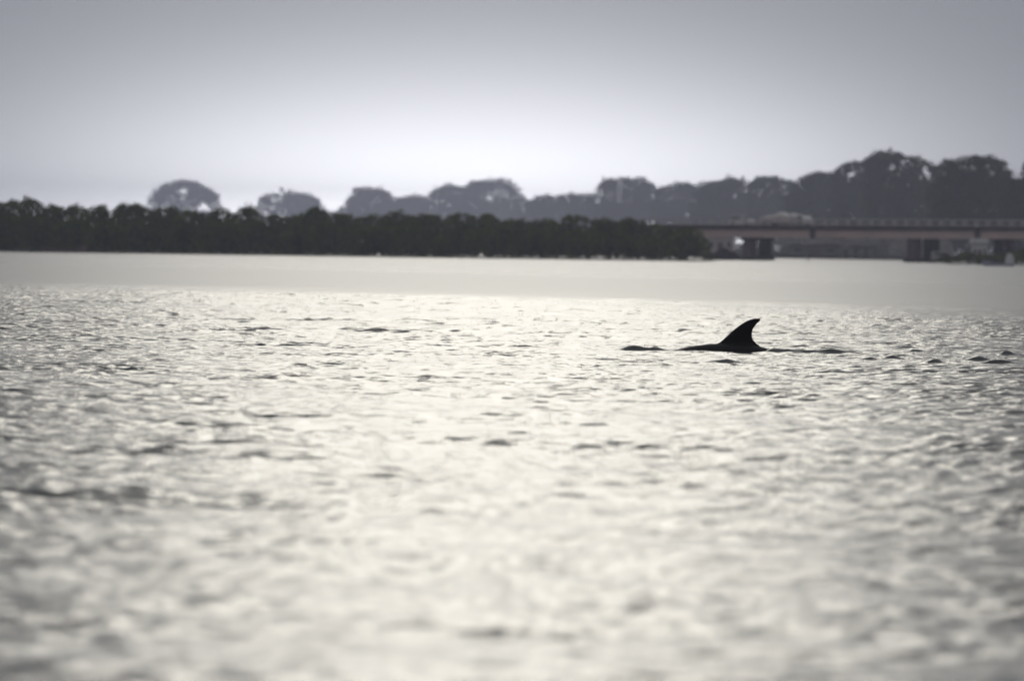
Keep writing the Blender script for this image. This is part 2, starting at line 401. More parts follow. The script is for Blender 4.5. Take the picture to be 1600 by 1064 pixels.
def make_tree(name, prof, Y, label, cat, ybase, group, lobe_px, leaf_px, seed, mat, trunk_h=0.5, depth=0.5, per_area=0.55, gaps_px=(), base_z=0.5, nl=None, stilt=False):
    """prof: skyline of this crown in photo pixels [(x, y)...]; the crown is built at Y metres with real depth"""
    r = random.Random(seed); k = Y / F
    x0, x1 = prof[0][0], prof[-1][0]; w = x1 - x0
    mid = at((x0 + x1) / 2, 390, Y); root = empty(name, (mid.x, Y, base_z), label, cat, group)
    lobes = []
    nl = nl or int(w * 1.1 / lobe_px * 3 + 6)
    for i in range(nl):
        lr = lobe_px * r.uniform(0.65, 1.35)
        lx = r.uniform(x0 + lr * .7, x1 - lr * .7) if w > 2 * lr else (x0 + x1) / 2
        ys = interp(lx, prof); top = ys + lr * 0.85
        ly = top if i % 2 == 0 else r.uniform(top, max(top + 1, ybase - lr * .5))
        edge = 1 - abs((lx - x0) / w * 2 - 1) ** 2
        p = at(lx, ly, Y)
        lobes.append((p.x - mid.x, r.uniform(-1, 1) * depth * w * k * (0.25 + .75 * edge), p.z - base_z, lr * k, lr * k * r.uniform(.9, 1.3), lr * k * r.uniform(.72, .95)))
    # evenly spaced outline lobes so that the crown keeps its shape
    for row in range(8):
        ly = ybase - lobe_px * .6 - row * lobe_px * 1.1
        for i in range(max(2, int(w / lobe_px))):
            lx = x0 + w * (i + .5 + r.uniform(-.3, .3)) / max(2, int(w / lobe_px))
            if ly < interp(lx, prof) + lobe_px * 1.3: continue
            p = at(lx, ly, Y); lr = lobe_px * r.uniform(.8, 1.15)
            lobes.append((p.x - mid.x, r.uniform(-.6, .6) * depth * w * k, p.z - base_z, lr * k, lr * k, lr * k))
    n2 = max(3, int(w / (lobe_px * 0.55)))
    for i in range(n2):
        lr = lobe_px * r.uniform(0.28, 0.75)
        lx = x0 + lr * .5 + (w - lr) * i / (n2 - 1); p = at(lx, interp(lx, prof) + lr * .8 + r.uniform(-.42, .3) * lobe_px, Y)
        lobes.append((p.x - mid.x, r.uniform(-.2, .2) * w * k, p.z - base_z, lr * k, lr * k, lr * k * .8))
    gaps = []
    for gx, gy, ga, gb in gaps_px:
        p = at(gx, gy, Y); gaps.append((p.x - mid.x, p.z - base_z, ga * k, gb * k))
    P = lobes_to_leaves(lobes, per_area, leaf_px * k, seed, gaps)
    P = P[P[:, 2] > 0.1]
    co, fc = leaf_cloud(P, leaf_px * k, seed + 1)
    mesh_np('crown', co, fc, mat, root)
    # trunk and limbs
    zt = max(l[2] for l in lobes); bm = bmesh.new()
    if stilt:
        for j in range(5):
            a = j * 1.26 + r.random(); rr_ = 0.25 * w * k * r.uniform(.5, 1)
            tube(bm, [(math.cos(a) * rr_, math.sin(a) * rr_, -0.5), (math.cos(a) * rr_ * .6, math.sin(a) * rr_ * .6, .55), (0, 0, 1.0)], [.03, .04, .06], 5)
        tube(bm, [(0, 0, .8), (.1, 0, zt * .45), (0, 0.1, zt * .8)], [.09, .07, .03], 6)
    else:
        rt_ = max(0.35, 0.022 * zt) * 1.2
        tube(bm, [(0, 0, -.3), (0, 0, zt * .15), (rt_ * .4, 0, zt * .35), (0, 0, zt * .6)], [rt_ * 1.5, rt_, rt_ * .85, rt_ * .5], 8)
    for l in r.sample(lobes, min(5, len(lobes))):
        s0 = zt * r.uniform(.3, .45); rad = .05 if stilt else 0.012 * zt
        tube(bm, [(0, 0, s0), (l[0] * .5, l[1] * .5, (s0 + l[2]) * .5), (l[0], l[1], l[2])], [rad, rad * .7, rad * .35], 5)
    obj('trunk', bm, M['bark'], root)
    return root

# the hazy trees: (skyline points, distance, crown foot in px, label, gaps)
HZ = 'hazy trees along the far shore'
far_trees = [
 ([(234, 318), (238, 308), (243, 298), (253, 290), (268, 284), (288, 280), (305, 284), (320, 292), (335, 303), (343, 320)], 7345, 345,
  'large rounded hazy tree standing alone above the mangroves at left, with two sky gaps', [(287, 299, 8, 5.5), (318, 325, 11, 8)]),
 ([(402, 324), (410, 310), (422, 302), (440, 297), (455, 299), (475, 303), (492, 308), (504, 324)], 7571, 350,
  'pale low domed hazy tree standing alone, second from the left', [(427, 313, 2.5, 4)]),
 ([(536, 328), (550, 308), (558, 297), (575, 293), (595, 296), (608, 303), (616, 318)], 6893, 350,
  'pale hazy tree with a knobbed crown at the left end of the long treeline', []),
 ([(606, 316), (618, 310), (640, 305), (660, 308), (672, 316)], 7006, 350,
  'small low hazy tree in the dip right of the knobbed crown', []),
 ([(664, 312), (680, 296), (700, 290), (720, 291), (738, 298)], 6780, 350,
  'hazy tree leaning against the left flank of the highest pale crown', []),
 ([(722, 300), (735, 285), (750, 282), (770, 280), (795, 281), (803, 292), (815, 305), (826, 320)], 6667, 350,
  'broad pale hazy tree with a flat top that drops steeply on its right', []),
 ([(818, 318), (835, 309), (865, 306), (890, 303), (915, 304), (936, 312)], 5308, 350,
  'long low hazy tree filling the dip right of the flat topped crown', []),
 ([(926, 306), (937, 288), (950, 280), (980, 277), (1005, 280), (1018, 290), (1032, 302)], 4594, 350,
  'mushroom shaped hazy tree rising above its neighbours over the thicket near the bridge', []),
 ([(1022, 302), (1035, 293), (1050, 288), (1075, 286), (1096, 296)], 4185, 350,
  'low hazy tree just right of the mushroom shaped crown', []),
 ([(1084, 296), (1095, 290), (1120, 284), (1140, 279), (1160, 281), (1178, 292)], 3409, 350,
  'round grey blue tree behind the white car on the bridge', []),
 ([(1168, 292), (1180, 280), (1200, 276), (1225, 278), (1246, 288)], 3163, 350,
  'grey blue tree with a slit of sky behind the loaded lorry', [(1226, 312, 2.6, 8)]),
 ([(1236, 292), (1250, 280), (1270, 271), (1290, 268), (1312, 272), (1322, 284)], 2461, 350,
  'grey blue tree stepping up right of the tree with the slit of sky', []),
 ([(1300, 276), (1312, 260), (1325, 254), (1345, 252), (1362, 250), (1376, 262)], 2240, 352,
  'shelf topped tree with a small gap, left of the tallest crown', [(1331, 273, 6, 4)]),
 ([(1352, 258), (1363, 244), (1372, 237), (1390, 235), (1405, 240), (1425, 245), (1445, 250), (1456, 260), (1464, 276)], 1972, 352,
  'tallest crown of the treeline with a slanting window of sky on its right', [(1446, 267, 4.5, 9), (1451, 275, 4, 8), (1437, 258, 2.5, 3)]),
 ([(1454, 276), (1464, 260), (1475, 250), (1495, 247), (1525, 243), (1560, 247), (1572, 256), (1580, 274)], 1585, 352,
  'dark broad flat topped tree near the right edge', [(1544, 260, 4, 3)]),
 ([(1564, 286), (1574, 276), (1590, 280), (1610, 281), (1624, 290)], 1543, 352,
  'low dark tree at the right edge beside the broad flat topped tree', []),
 ([(1592, 290), (1600, 258), (1620, 246), (1660, 240), (1700, 250), (1730, 275)], 1525, 352,
  'dark tree cut by the right edge of the picture', []),
]
for i, (prof, Y, yb, lab, gp) in enumerate(far_trees):
    w = prof[-1][0] - prof[0][0]
    make_tree('broadleaf_tree', prof, Y, lab, 'tree', yb, HZ, 9.5 if w < 80 else 12, 2.3, 100 + i * 7, M['tree_leaf'], depth=0.35, per_area=0.9, gaps_px=gp)

# the unbroken understorey that joins them into one mass
def belt(name, pts, seed, label, leaf_px=2.6, lobe_px=12, mat='tree_leaf', step=7, ybot=398, kk=4.0):
    """pts: (px, py_top, Y)"""
    r = random.Random(seed); lobes = []; sizes = []
    xs = [p[0] for p in pts]; P = []; 
    x = xs[0]
    co_all = []; fc_all = []; base = 0
    while x < xs[-1]:
        top = float(np.interp(x, xs, [p[1] for p in pts])); Y = float(np.interp(x, xs, [p[2] for p in pts]))
        k = Y / F; L = []
        y = top + lobe_px * .8
        while y < ybot:
            lr = lobe_px * r.uniform(.7, 1.3); p = at(x + r.uniform(-5, 5), y + r.uniform(-3, 3), Y)
            L.append((p.x, Y + r.uniform(-1, 1) * 2.5 * lobe_px * k, max(p.z, .6), lr * k, lr * k * 1.2, lr * k * .85)); y += lobe_px * .85
        if L:
            Q = lobes_to_leaves(L, kk / 5, leaf_px * k, seed + int(x)); Q = Q[Q[:, 2] > 0.2]
            co, fc = leaf_cloud(Q, leaf_px * k, seed + int(x) + 1)
            co_all.append(co); fc_all.append(fc + base); base += len(co)
        x += step
    o = mesh_np(name, np.concatenate(co_all), np.concatenate(fc_all), M[mat])
    return tag(o, label, kind='stuff')
belt('distant_woodland', [(500, 331, 7119), (560, 322, 7119), (640, 318, 7062), (780, 312, 6836), (830, 322, 5754), (930, 318, 5018), (1010, 312, 4594), (1100, 302, 3790), (1200, 302, 3347), (1260, 298, 2747)],
     900, 'hazy woodland filling in below the pale crowns of the far shore', ybot=372, leaf_px=3.0)
belt('distant_woodland', [(1230, 302, 2631), (1300, 282, 2405), (1360, 270, 2186), (1420, 266, 2078), (1450, 284, 1868), (1480, 268, 1697), (1560, 266, 1671), (1600, 284, 1628), (1740, 280, 1611)],
     950, 'darker woodland filling in below the near crowns right of the lorry', ybot=398, leaf_px=3.0)
belt('shore_scrub', [(1095, 380, 1337), (1150, 376, 1337), (1230, 374, 1345), (1300, 372, 1337), (1400, 370, 1328), (1480, 372, 1286)],
     990, 'grey low scrub on the far bank seen under the bridge', lobe_px=8, step=6, ybot=404, mat='hazed_scrub')

# ------------------------------------------------------------------ mangroves
MG = 'mangroves of the thicket on the far bank'
SKY_M = [(-110, 322), (-60, 318), (-20, 324), (0, 320), (8, 314), (25, 311), (40, 309), (60, 313), (75, 319), (100, 324), (118, 318), (135, 324), (160, 321), (172, 331), (185, 322), (200, 318), (215, 316),
         (226, 323), (236, 330), (245, 324), (270, 322), (290, 328), (312, 332), (340, 325), (355, 328), (375, 326), (390, 320), (402, 329), (415, 334), (440, 336), (470, 336), (480, 330), (490, 322),
         (505, 328), (520, 333), (545, 334), (560, 338), (580, 336), (600, 334), (615, 330), (640, 332), (680, 336), (700, 338), (715, 334), (730, 331), (745, 334), (765, 334), (780, 340),
         (820, 343), (860, 344), (880, 338), (905, 336), (930, 342), (960, 342), (985, 340), (1010, 346), (1030, 352), (1050, 354), (1070, 352), (1090, 357), (1102, 367), (1113, 384), (1120, 402)]
def seg(a, b, drop=0, n=7):
    """crown outline between two photo columns, rounded off at its ends"""
    out = []
    for i in range(n):
        t = i / (n - 1); x = a + (b - a) * t
        out.append((x, interp(x, SKY_M) + drop + 14 * abs(2 * t - 1) ** 3))
    return out
back = [(-112, -58, 'mangrove just outside the left edge of the thicket in view'), (-66, -4, 'mangrove cut by the left edge of the picture'),
 (-12, 34, 'leftmost mangrove fully in view, with a domed top'), (26, 72, 'high mangrove with stray twigs on top, above the thin pole'),
 (64, 108, 'mangrove sloping down above the left half of the wooden canoe'), (100, 140, 'mangrove with one small peak above the bow of the canoe'),
 (132, 174, 'mangrove with a level top ending at a notch right of the canoe'), (172, 212, 'mangrove rising right of the notch in the thicket'),
 (200, 236, 'narrow spiky mangrove left of the large rounded hazy tree'), (232, 284, 'mangrove in front of the large rounded hazy tree'),
 (276, 330, 'lower mangrove under the sky gap at the right of the large rounded hazy tree'), (322, 370, 'mangrove in the open stretch between the two lone hazy trees, left half'),
 (364, 414, 'mangrove with a small peak left of the pale low domed hazy tree'), (406, 452, 'low mangrove in front of the pale low domed hazy tree, left half'),
 (444, 486, 'low mangrove in front of the pale low domed hazy tree, right half'), (474, 520, 'dark pointed mangrove at the right foot of the pale low domed hazy tree'),
 (512, 562, 'mangrove below the open sky left of the knobbed hazy crown'), (552, 606, 'mangrove below the knobbed hazy crown'),
 (596, 652, 'olive topped mangrove below the small low hazy tree'), (642, 698, 'olive topped mangrove below the hazy tree that leans on the flat topped one'),
 (688, 748, 'darker bumpy mangrove near the middle of the thicket, below the flat topped hazy tree'), (738, 790, 'mangrove below the steep right drop of the flat topped hazy tree'),
 (780, 836, 'low level mangrove below the dip in the hazy treeline'), (826, 876, 'level mangrove left of the last broad mound of the thicket'),
 (866, 930, 'broad mounded mangrove below the left side of the mushroom shaped hazy tree'), (920, 972, 'mangrove below the mushroom shaped hazy tree'),
 (962, 1016, 'mangrove with a rounded shoulder right of the mushroom shaped hazy tree'), (1006, 1060, 'lower mangrove where the thicket starts to slope to the bridge'),
 (1050, 1108, 'last mangrove of the thicket, against the left end of the bridge')]
for i, (a, b, lab) in enumerate(back):
    make_tree('mangrove_tree', seg(a, b), 825 + (i % 3) * 1.8, lab, 'mangrove', 396, MG, 9.5, 2.2, 300 + i * 5, M['mangrove'], depth=0.45, per_area=0.75, base_z=0.1, nl=16, stilt=True)
front_l = [(-80, -30, 24, 'low front mangrove left of the picture edge'), (-36, 36, 22, 'low front mangrove left of the thin pole'), (28, 86, 26, 'low front mangrove directly behind the thin pole'),
 (78, 148, 22, 'low front mangrove overhanging the wooden canoe'), (140, 200, 24, 'low front mangrove right of the canoe, at the water'),
 (192, 262, 26, 'low front mangrove below the left half of the large rounded hazy tree'), (254, 322, 18, 'low front mangrove below the right half of the large rounded hazy tree'),
 (314, 382, 20, 'low front mangrove in the open stretch between the two lone hazy trees'), (374, 442, 18, 'low front mangrove below the left half of the pale low domed hazy tree'),
 (434, 500, 22, 'low front mangrove below the right half of the pale low domed hazy tree'), (492, 556, 20, 'low front mangrove left of the knobbed hazy crown'),
 (548, 620, 18, 'low front mangrove below the knobbed hazy crown'), (612, 686, 22, 'low front mangrove below the small low hazy tree'),
 (678, 748, 26, 'low front mangrove near the middle of the thicket'), (740, 806, 18, 'low front mangrove below the steep drop of the flat topped hazy tree'),
 (798, 870, 16, 'low front mangrove below the dip in the hazy treeline'), (862, 932, 24, 'low front mangrove below the last broad mound'),
 (924, 990, 22, 'low front mangrove below the mushroom shaped hazy tree'), (982, 1048, 26, 'low front mangrove with a dark hollow near the end of the thicket'),
 (1040, 1120, 10, 'low front mangrove at the very tip of the thicket beside the bridge')]
for i, (a, b, dr, lab) in enumerate(front_l):
    make_tree('mangrove_bush', seg(a, b, dr), 818 + (i % 2) * 1.4, lab, 'mangrove', 404, MG, 9.5, 2.2, 600 + i * 5, M['mangrove'], depth=0.25, per_area=0.75, base_z=0.1, nl=20, stilt=True)
belt('mangrove_thicket', [(x, interp(x, SKY_M) + 16, 833) for x in range(-110, 1090, 20)], 1200,
     'unbroken dark mass of mangrove leaves behind the single crowns', lobe_px=11, step=8, ybot=402, mat='mangrove', leaf_px=3.2)
# dark scrub under the right end of the bridge
rs = [(1462, 1500, 399, 'low dark bush beside the paired dark pier'), (1494, 1534, 394, 'dark bush left of the white kiosk'), (1526, 1570, 397, 'dark bush below the white kiosk, behind the moored boat'),
      (1560, 1602, 394, 'dark bush behind the stern of the moored boat')]
for i, (a, b, t, lab) in enumerate(rs):
    w = b - a
    make_tree('mangrove_bush', [(a, t + 8), (a + w * .3, t), (a + w * .7, t + 1), (b, t + 8)], 871 + i, lab, 'mangrove', 409, 'dark bushes at the right end of the bridge', 6, 2.0, 800 + i * 9, M['mangrove'], depth=.3, base_z=.1, nl=18, stilt=True)
for i, (a, b, t, lab) in enumerate([(1584, 1640, 386, 'black leafy bush at the right edge beside the boat'), (1630, 1690, 372, 'bush outside the right edge of the picture')]):
    make_tree('mangrove_bush', [(a, t + 24), (a + 8, t + 6), (a + 18, t), (b - 12, t), (b, t + 16)], 827 + i, lab, 'mangrove', 410, 'dark bushes at the right end of the bridge', 9, 2.2, 850 + i * 9, M['mangrove'], depth=.3, base_z=.0, nl=22, stilt=True)

# ------------------------------------------------------------------ bridge
A = at(1110, 355, 998.0); B = at(1600, 357.5, 973.0)
axis = Vector((B.x - A.x, B.y - A.y, 0)); L49 = axis.length; grade = (B.z - A.z) / L49; axis.normalize()
ang = math.atan2(axis.y, axis.x)
def along(px):
    """distance along the bridge line for a photo column"""
    u = (px - 800) * math.cos(ROLL) - 170 * math.sin(ROLL)
    return (A.y * u / F - A.x) / (axis.x - axis.y * u / F)
bridge = empty('road_bridge', (A.x, A.y, 0), 'low concrete road bridge with pinkish girders on paired columns', 'bridge', rz=ang)
S0, S1 = along(1000), along(1760)
ZD = A.z            # middle of the dark slab edge at s = 0
def zs(s): return ZD + grade * s
def beam(name, s0, s1, y0, y1, dz0, dz1, mat, parent=bridge):
    bm = bmesh.new(); box(bm, s0, s1, y0, y1, 0, 1)
    for v in bm.verts:
        v.co.z = zs(v.co.x) + (dz0 if v.co.z < .5 else dz1)
    return obj(name, bm, mat, parent)
beam('deck', S0, S1, 0.0, 7.0, -0.22, 0.05, M['dark_concrete'])
beam('kerb', S0, S1, -0.15, 0.30, 0.052, 0.24, M['dark_concrete'])
beam('kerb', S0, S1, 6.70, 7.15, 0.052, 0.24, M['dark_concrete'])
joints = [S0, along(1268), along(1526), S1]
for a, b in zip(joints[:-1], joints[1:]):
    for y in (0.25, 2.3, 4.4, 6.2):
        beam('girder', a + .35, b - .35, y, y + .45, -1.18, -0.222, M['concrete'])
for j in joints[1:-1]:      # notched cross beams at the joints
    bm = bmesh.new(); box(bm, j - .34, j + .34, 0.1, 6.9, zs(j) - 1.25, zs(j) - .223, .03); obj('cross_beam', bm, M['dark_concrete'], bridge)
post_me = None
for side in (0.0, 7.0):
    beam('handrail', S0, S1, side - .05, side + .05, 0.90, 1.00, M['rail'])
    beam('handrail', S0, S1, side - .04, side + .04, 0.36, 0.44, M['rail'])
    s = S0 + .5
    while s < S1:
        if post_me is None:
            bm = bmesh.new(); box(bm, -.08, .08, -.08, .08, 0, .72, .01)
            o = obj('railing_post', bm, M['rail'], bridge); post_me = o.data
        else:
            o = bpy.data.objects.new('railing_post', post_me); COL.objects.link(o); o.parent = bridge
        o.location = (s, side, zs(s) + .242); s += 1.6
def pier(px_a, px_b, wa, wb, mats, cap=True, top=1.20):
    """two columns, front one and rear one, seen side by side because the bridge runs obliquely"""
    sa = along(px_a)
    h = empty('pier', (0, 0, 0), None, None); h.parent = bridge
    sx = sa; yf, yr = 1.3, 5.4
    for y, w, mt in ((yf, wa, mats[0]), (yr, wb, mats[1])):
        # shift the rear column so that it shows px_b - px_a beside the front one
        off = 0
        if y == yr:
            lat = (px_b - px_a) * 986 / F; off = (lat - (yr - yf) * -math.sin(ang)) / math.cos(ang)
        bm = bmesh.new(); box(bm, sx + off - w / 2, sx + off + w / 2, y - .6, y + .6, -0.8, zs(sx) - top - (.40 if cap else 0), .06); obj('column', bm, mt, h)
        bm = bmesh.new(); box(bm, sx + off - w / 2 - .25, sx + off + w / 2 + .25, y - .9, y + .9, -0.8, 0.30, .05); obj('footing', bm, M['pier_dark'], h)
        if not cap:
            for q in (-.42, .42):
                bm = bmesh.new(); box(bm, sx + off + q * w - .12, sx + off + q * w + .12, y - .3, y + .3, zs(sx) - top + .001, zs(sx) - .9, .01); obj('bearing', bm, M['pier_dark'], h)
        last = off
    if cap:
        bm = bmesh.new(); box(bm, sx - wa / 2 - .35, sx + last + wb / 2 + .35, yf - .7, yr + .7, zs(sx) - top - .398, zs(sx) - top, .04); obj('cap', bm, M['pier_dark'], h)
    return h
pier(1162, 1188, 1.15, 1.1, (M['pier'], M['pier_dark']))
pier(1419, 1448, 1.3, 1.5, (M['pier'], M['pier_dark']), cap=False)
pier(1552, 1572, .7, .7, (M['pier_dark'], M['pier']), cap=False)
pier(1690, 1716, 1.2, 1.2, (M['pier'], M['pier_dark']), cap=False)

# car and lorry on the bridge
def on_deck(px, lane):
    s = along(px); p = Vector((A.x, A.y, 0)) + axis * s + Vector((-math.sin(ang), math.cos(ang), 0)) * lane
    return Vector((p.x, p.y, zs(s) + .055))
def wheel(root, x, y, r=.3):
    bm = bmesh.new(); bmesh.ops.create_cone(bm, cap_ends=True, segments=18, radius1=r, radius2=r, depth=.2)
    bmesh.ops.rotate(bm, verts=bm.verts, matrix=Matrix.Rotation(R(90), 3, 'X'))
    es = [e for e in bm.edges if abs(e.verts[0].co.y - e.verts[1].co.y) < .01]
    bmesh.ops.bevel(bm, geom=es, offset=.03, segments=2, affect='EDGES')
    w = obj('wheel', bm, M['rubber'], root, loc=(x, y, r))
    bm = bmesh.new(); bmesh.ops.create_cone(bm, cap_ends=True, segments=14, radius1=r * .55, radius2=r * .5, depth=.03)
    bmesh.ops.rotate(bm, verts=bm.verts, matrix=Matrix.Rotation(R(90), 3, 'X'))
    rim = obj('rim', bm, M['rail'], w, loc=(0, -.115 if y < 0 else .115, 0))
def prism(pts, y0, y1, bev=.04):
    bm = bmesh.new()
    a = [bm.verts.new((x, y0, z)) for x, z in pts]; b = [bm.verts.new((x, y1, z)) for x, z in pts]
    n = len(pts); bm.faces.new(a); bm.faces.new(b[::-1])
    for i in range(n): bm.faces.new((a[i], b[i], b[(i + 1) % n], a[(i + 1) % n]))
    bmesh.ops.recalc_face_normals(bm, faces=bm.faces)
    if bev: bmesh.ops.bevel(bm, geom=list(bm.edges), offset=bev, segments=2, affect='EDGES')
    return bm
p = on_deck(1145, 2.0)
car = empty('car', p, 'small white car on the bridge, left of the loaded lorry', 'car', rz=ang)
obj('body', prism([(-1.45, .22), (1.42, .22), (1.48, .55), (1.35, .80), (.62, .88), (-1.40, .90), (-1.5, .6)], -.72, .72), M['white'], car, smooth=False)
obj('cabin', prism([(-1.38, .88), (.60, .88), (.18, 1.26), (-1.15, 1.28)], -.64, .64), M['white'], car)
obj('side_window', prism([(-1.2, .93), (.42, .93), (.12, 1.18), (-1.05, 1.20)], -.655, -.6415, 0), M['glass'], car)
obj('windscreen', prism([(.60, .92), (.605, .95), (.26, 1.22), (.25, 1.19)], -.55, .55, 0), M['glass'], car)
for x in (-.95, .95):
    for y in (-.68, .68): wheel(car, x, y, .28)
bm = bmesh.new(); box(bm, 1.40, 1.49, -.6, -.35, .55, .68, .02); obj('headlight', bm, M['glass'], car)
bm = bmesh.new(); box(bm, 1.40, 1.49, .35, .6, .55, .68, .02); obj('headlight', bm, M['glass'], car)

p = on_deck(1212, 2.2)
lorry = empty('lorry', p, 'long pale pink lorry on the bridge with a low bed of white loads', 'lorry', rz=ang)
obj('chassis', prism([(-3.1, .35), (3.1, .35), (3.1, .52), (-3.1, .52)], -.6, .6, .02), M['pier_dark'], lorry)
obj('load_bed', prism([(-3.15, .53), (1.75, .53), (1.75, 1.18), (-3.15, 1.18)], -1.0, 1.0, .03), M['pink'], lorry)
obj('cab', prism([(1.82, .4), (3.15, .4), (3.22, .8), (3.05, 1.0), (2.75, 1.34), (1.95, 1.36), (1.82, 1.2)], -.95, .95, .05), M['white'], lorry)
obj('side_window', prism([(2.1, .92), (2.85, .92), (2.66, 1.24), (2.1, 1.25)], -.962, -.951, 0), M['glass'], lorry)
for x in (-2.3, -1.6, 2.45):
    for y in (-.9, .9): wheel(lorry, x, y, .36)
rb = random.Random(3)
def lumpy(bm, c, r3, n=3, amp=.12, seed=0):
    g = bmesh.ops.create_icosphere(bm, subdivisions=n, radius=1.0); q = random.Random(seed); ph = [q.uniform(0, 6) for _ in range(6)]
    for v in g['verts']:
        d = v.co.copy(); f = 1 + amp * (math.sin(d.x * 3 + ph[0]) * math.sin(d.y * 4 + ph[1]) + .5 * math.sin(d.z * 7 + ph[2]) * math.sin(d.x * 6 + ph[3]))
        v.co = Vector((c[0] + d.x * r3[0] * f, c[1] + d.y * r3[1] * f, c[2] + d.z * r3[2] * f))
    return bm
for i, (x, z, rx, rz) in enumerate([(-1.85, 1.22, .5, .14), (-1.15, 1.3, .55, .22), (-.55, 1.42, .62, .32), (-.1, 1.35, .5, .25), (.35, 1.25, .4, .15), (1.1, 1.36, .33, .26), (1.5, 1.30, .3, .2), (-2.6, 1.2, .45, .1)]):
    bm = bmesh.new(); lumpy(bm, (0, 0, 0), (rx, .75, rz), 3, .14, i)
    o = obj('sack', bm, M['sack'], smooth=True)
    q = Vector((x, rb.uniform(-.1, .1), z)); q.rotate(Matrix.Rotation(ang, 3, 'Z')); o.location = Vector(p) + q; o.rotation_euler = (0, 0, ang)
    tag(o, ['flat white sack above the rear wheels of the lorry', 'white sack left of the heap on the lorry bed', 'highest white sack in the middle of the lorry bed', 'white sack against the right of the highest one',
            'low white sack in the dip of the load', 'upright white sack right of the dip in the load', 'white sack next to the lorry cab', 'flattest white sack at the tail of the lorry bed'][i], 'sack', 'sacks on the lorry bed')

# ------------------------------------------------------------------ things on the far bank under the bridge
def hut(px0, px1, py_top, py_bot, Y, name, label, cat, wall, roof, pitched=False, open_posts=False, base=None, depth=4.0):
    a = at(px0, py_bot, Y); b = at(px1, py_top, Y); w = b.x - a.x; zb = base if base is not None else max(a.z, 0.1); h = b.z - zb
    root = empty(name, ((a.x + b.x) / 2, Y, zb), label, cat)
    if open_posts:
        for i in range(4):
            x = -w / 2 + .2 + (w - .4) * i / 3
            for y in (0.1, depth - .1):
                bm = bmesh.new(); box(bm, x - .09, x + .09, y - .09, y + .09, -.3, h * .72); obj('post', bm, M['grey_wood'], root)
    else:
        bm = bmesh.new(); box(bm, -w / 2, w / 2, 0, depth, -.4, h * .8, .02); obj('wall', bm, wall, root)
        bm = bmesh.new(); box(bm, -w * .12, w * .12, -.04, -.002, -.3, h * .55); obj('door', bm, M['roof'], root)
        for x in (-w * .32, w * .32):
            bm = bmesh.new(); box(bm, x - w * .07, x + w * .07, -.05, -.002, h * .32, h * .58); obj('window', bm, M['glass'], root)
    rb_ = prism([(-w / 2 - .25, h * .74 if open_posts else h * .801), (w / 2 + .25, h * .74 if open_posts else h * .801), (w / 2 - (.5 if pitched else 0), h), (-w / 2 + (.5 if pitched else 0), h)], -.25, depth + .25, .01)
    obj('roof', rb_, roof, root)
    return root
hut(1232, 1312, 382, 404, 1286, 'waterside_shed', 'long low grey shed on the far bank under the middle of the bridge', 'shed', M['shed_wall'], M['roof'], True, base=.5)
hut(1320, 1372, 385, 406, 1235, 'open_shelter', 'open grey shelter on posts beside the long shed', 'shelter', M['shed_wall'], M['roof'], True, True, base=.5)
hut(1104, 1147, 364, 396, 1235, 'cream_building', 'pale cream building between the thicket and the first pier', 'building', M['wall'], M['wall'], False, base=.5)
hut(1519, 1543, 373, 398, 883, 'white_kiosk', 'small white kiosk behind the bushes under the right end of the bridge', 'kiosk', M['white'], M['white'], False, base=.12, depth=2.0)
# parked pale van half hidden behind the dark bushes
q = at(1470, 400, 889)
van = empty('van', (q.x, q.y, .14), 'pale van parked behind the bushes right of the paired dark pier', 'van', rz=0)
obj('body', prism([(-.95, .25), (.95, .25), (.98, .7), (.8, 1.12), (-.9, 1.15), (-.98, .7)], 0, .9), M['rail'], van)
obj('side_window', prism([(-.7, .75), (.75, .75), (.65, 1.0), (-.65, 1.0)], -.012, -.001, 0), M['glass'], van)
for x in (-.6, .6): wheel(van, x, .12, .26)
# dark rock mound beside the first pier
for i, (px_, py_, w, hgt, lab) in enumerate([(1134, 392, 1.6, 1.05, 'dark rounded boulder left of the first pier'), (1113, 400, 1.0, .7, 'smaller dark boulder at the tip of the thicket'), (1178, 404, 1.5, .4, 'flat dark boulder at the foot of the first pier')]):
    pp = at(px_, py_, 943); bm = bmesh.new(); lumpy(bm, (0, 0, 0), (w, 1.2, hgt), 3, .15, 20 + i)
    tag(obj('boulder', bm, M['pier_dark'], smooth=False, loc=(pp.x, 943 + 1.5 * i, .15)), lab, 'boulder', 'boulders by the first pier')

def boat_hull(L, W, D, rise_bow, rise_stern, n=17):
    """open hull, bow towards -x"""
    bm = bmesh.new(); rings = []
    for i in range(n):
        t = i / (n - 1); x = -L / 2 + L * t
        w = W / 2 * (math.sin(math.pi * min(1, t * .72 + .02)) ** .7); w = max(w, .02)
        sh = rise_bow * (1 - t) ** 3 + rise_stern * t ** 4; kz = -.12 + rise_bow * .5 * (1 - t) ** 4
        pr = [(-w, D + sh), (-w * .9, D * .45 + sh * .5), (-w * .5, kz), (0, kz - .04), (w * .5, kz), (w * .9, D * .45 + sh * .5), (w, D + sh)]
        inn = [(w - .04 if w > .08 else w * .5, D + sh), (w * .4, kz + .08), (-w * .4, kz + .08), (-(w - .04 if w > .08 else w * .5), D + sh)]
        rings.append([bm.verts.new((x, y, z)) for y, z in pr + inn])
    m_ = len(rings[0])
    for a, b in zip(rings[:-1], rings[1:]):
        for k in range(m_): bm.faces.new((a[k], a[(k + 1) % m_], b[(k + 1) % m_], b[k]))
    bm.faces.new(rings[0]); bm.faces.new(rings[-1][::-1])
    bmesh.ops.recalc_face_normals(bm, faces=bm.faces)
    return bm
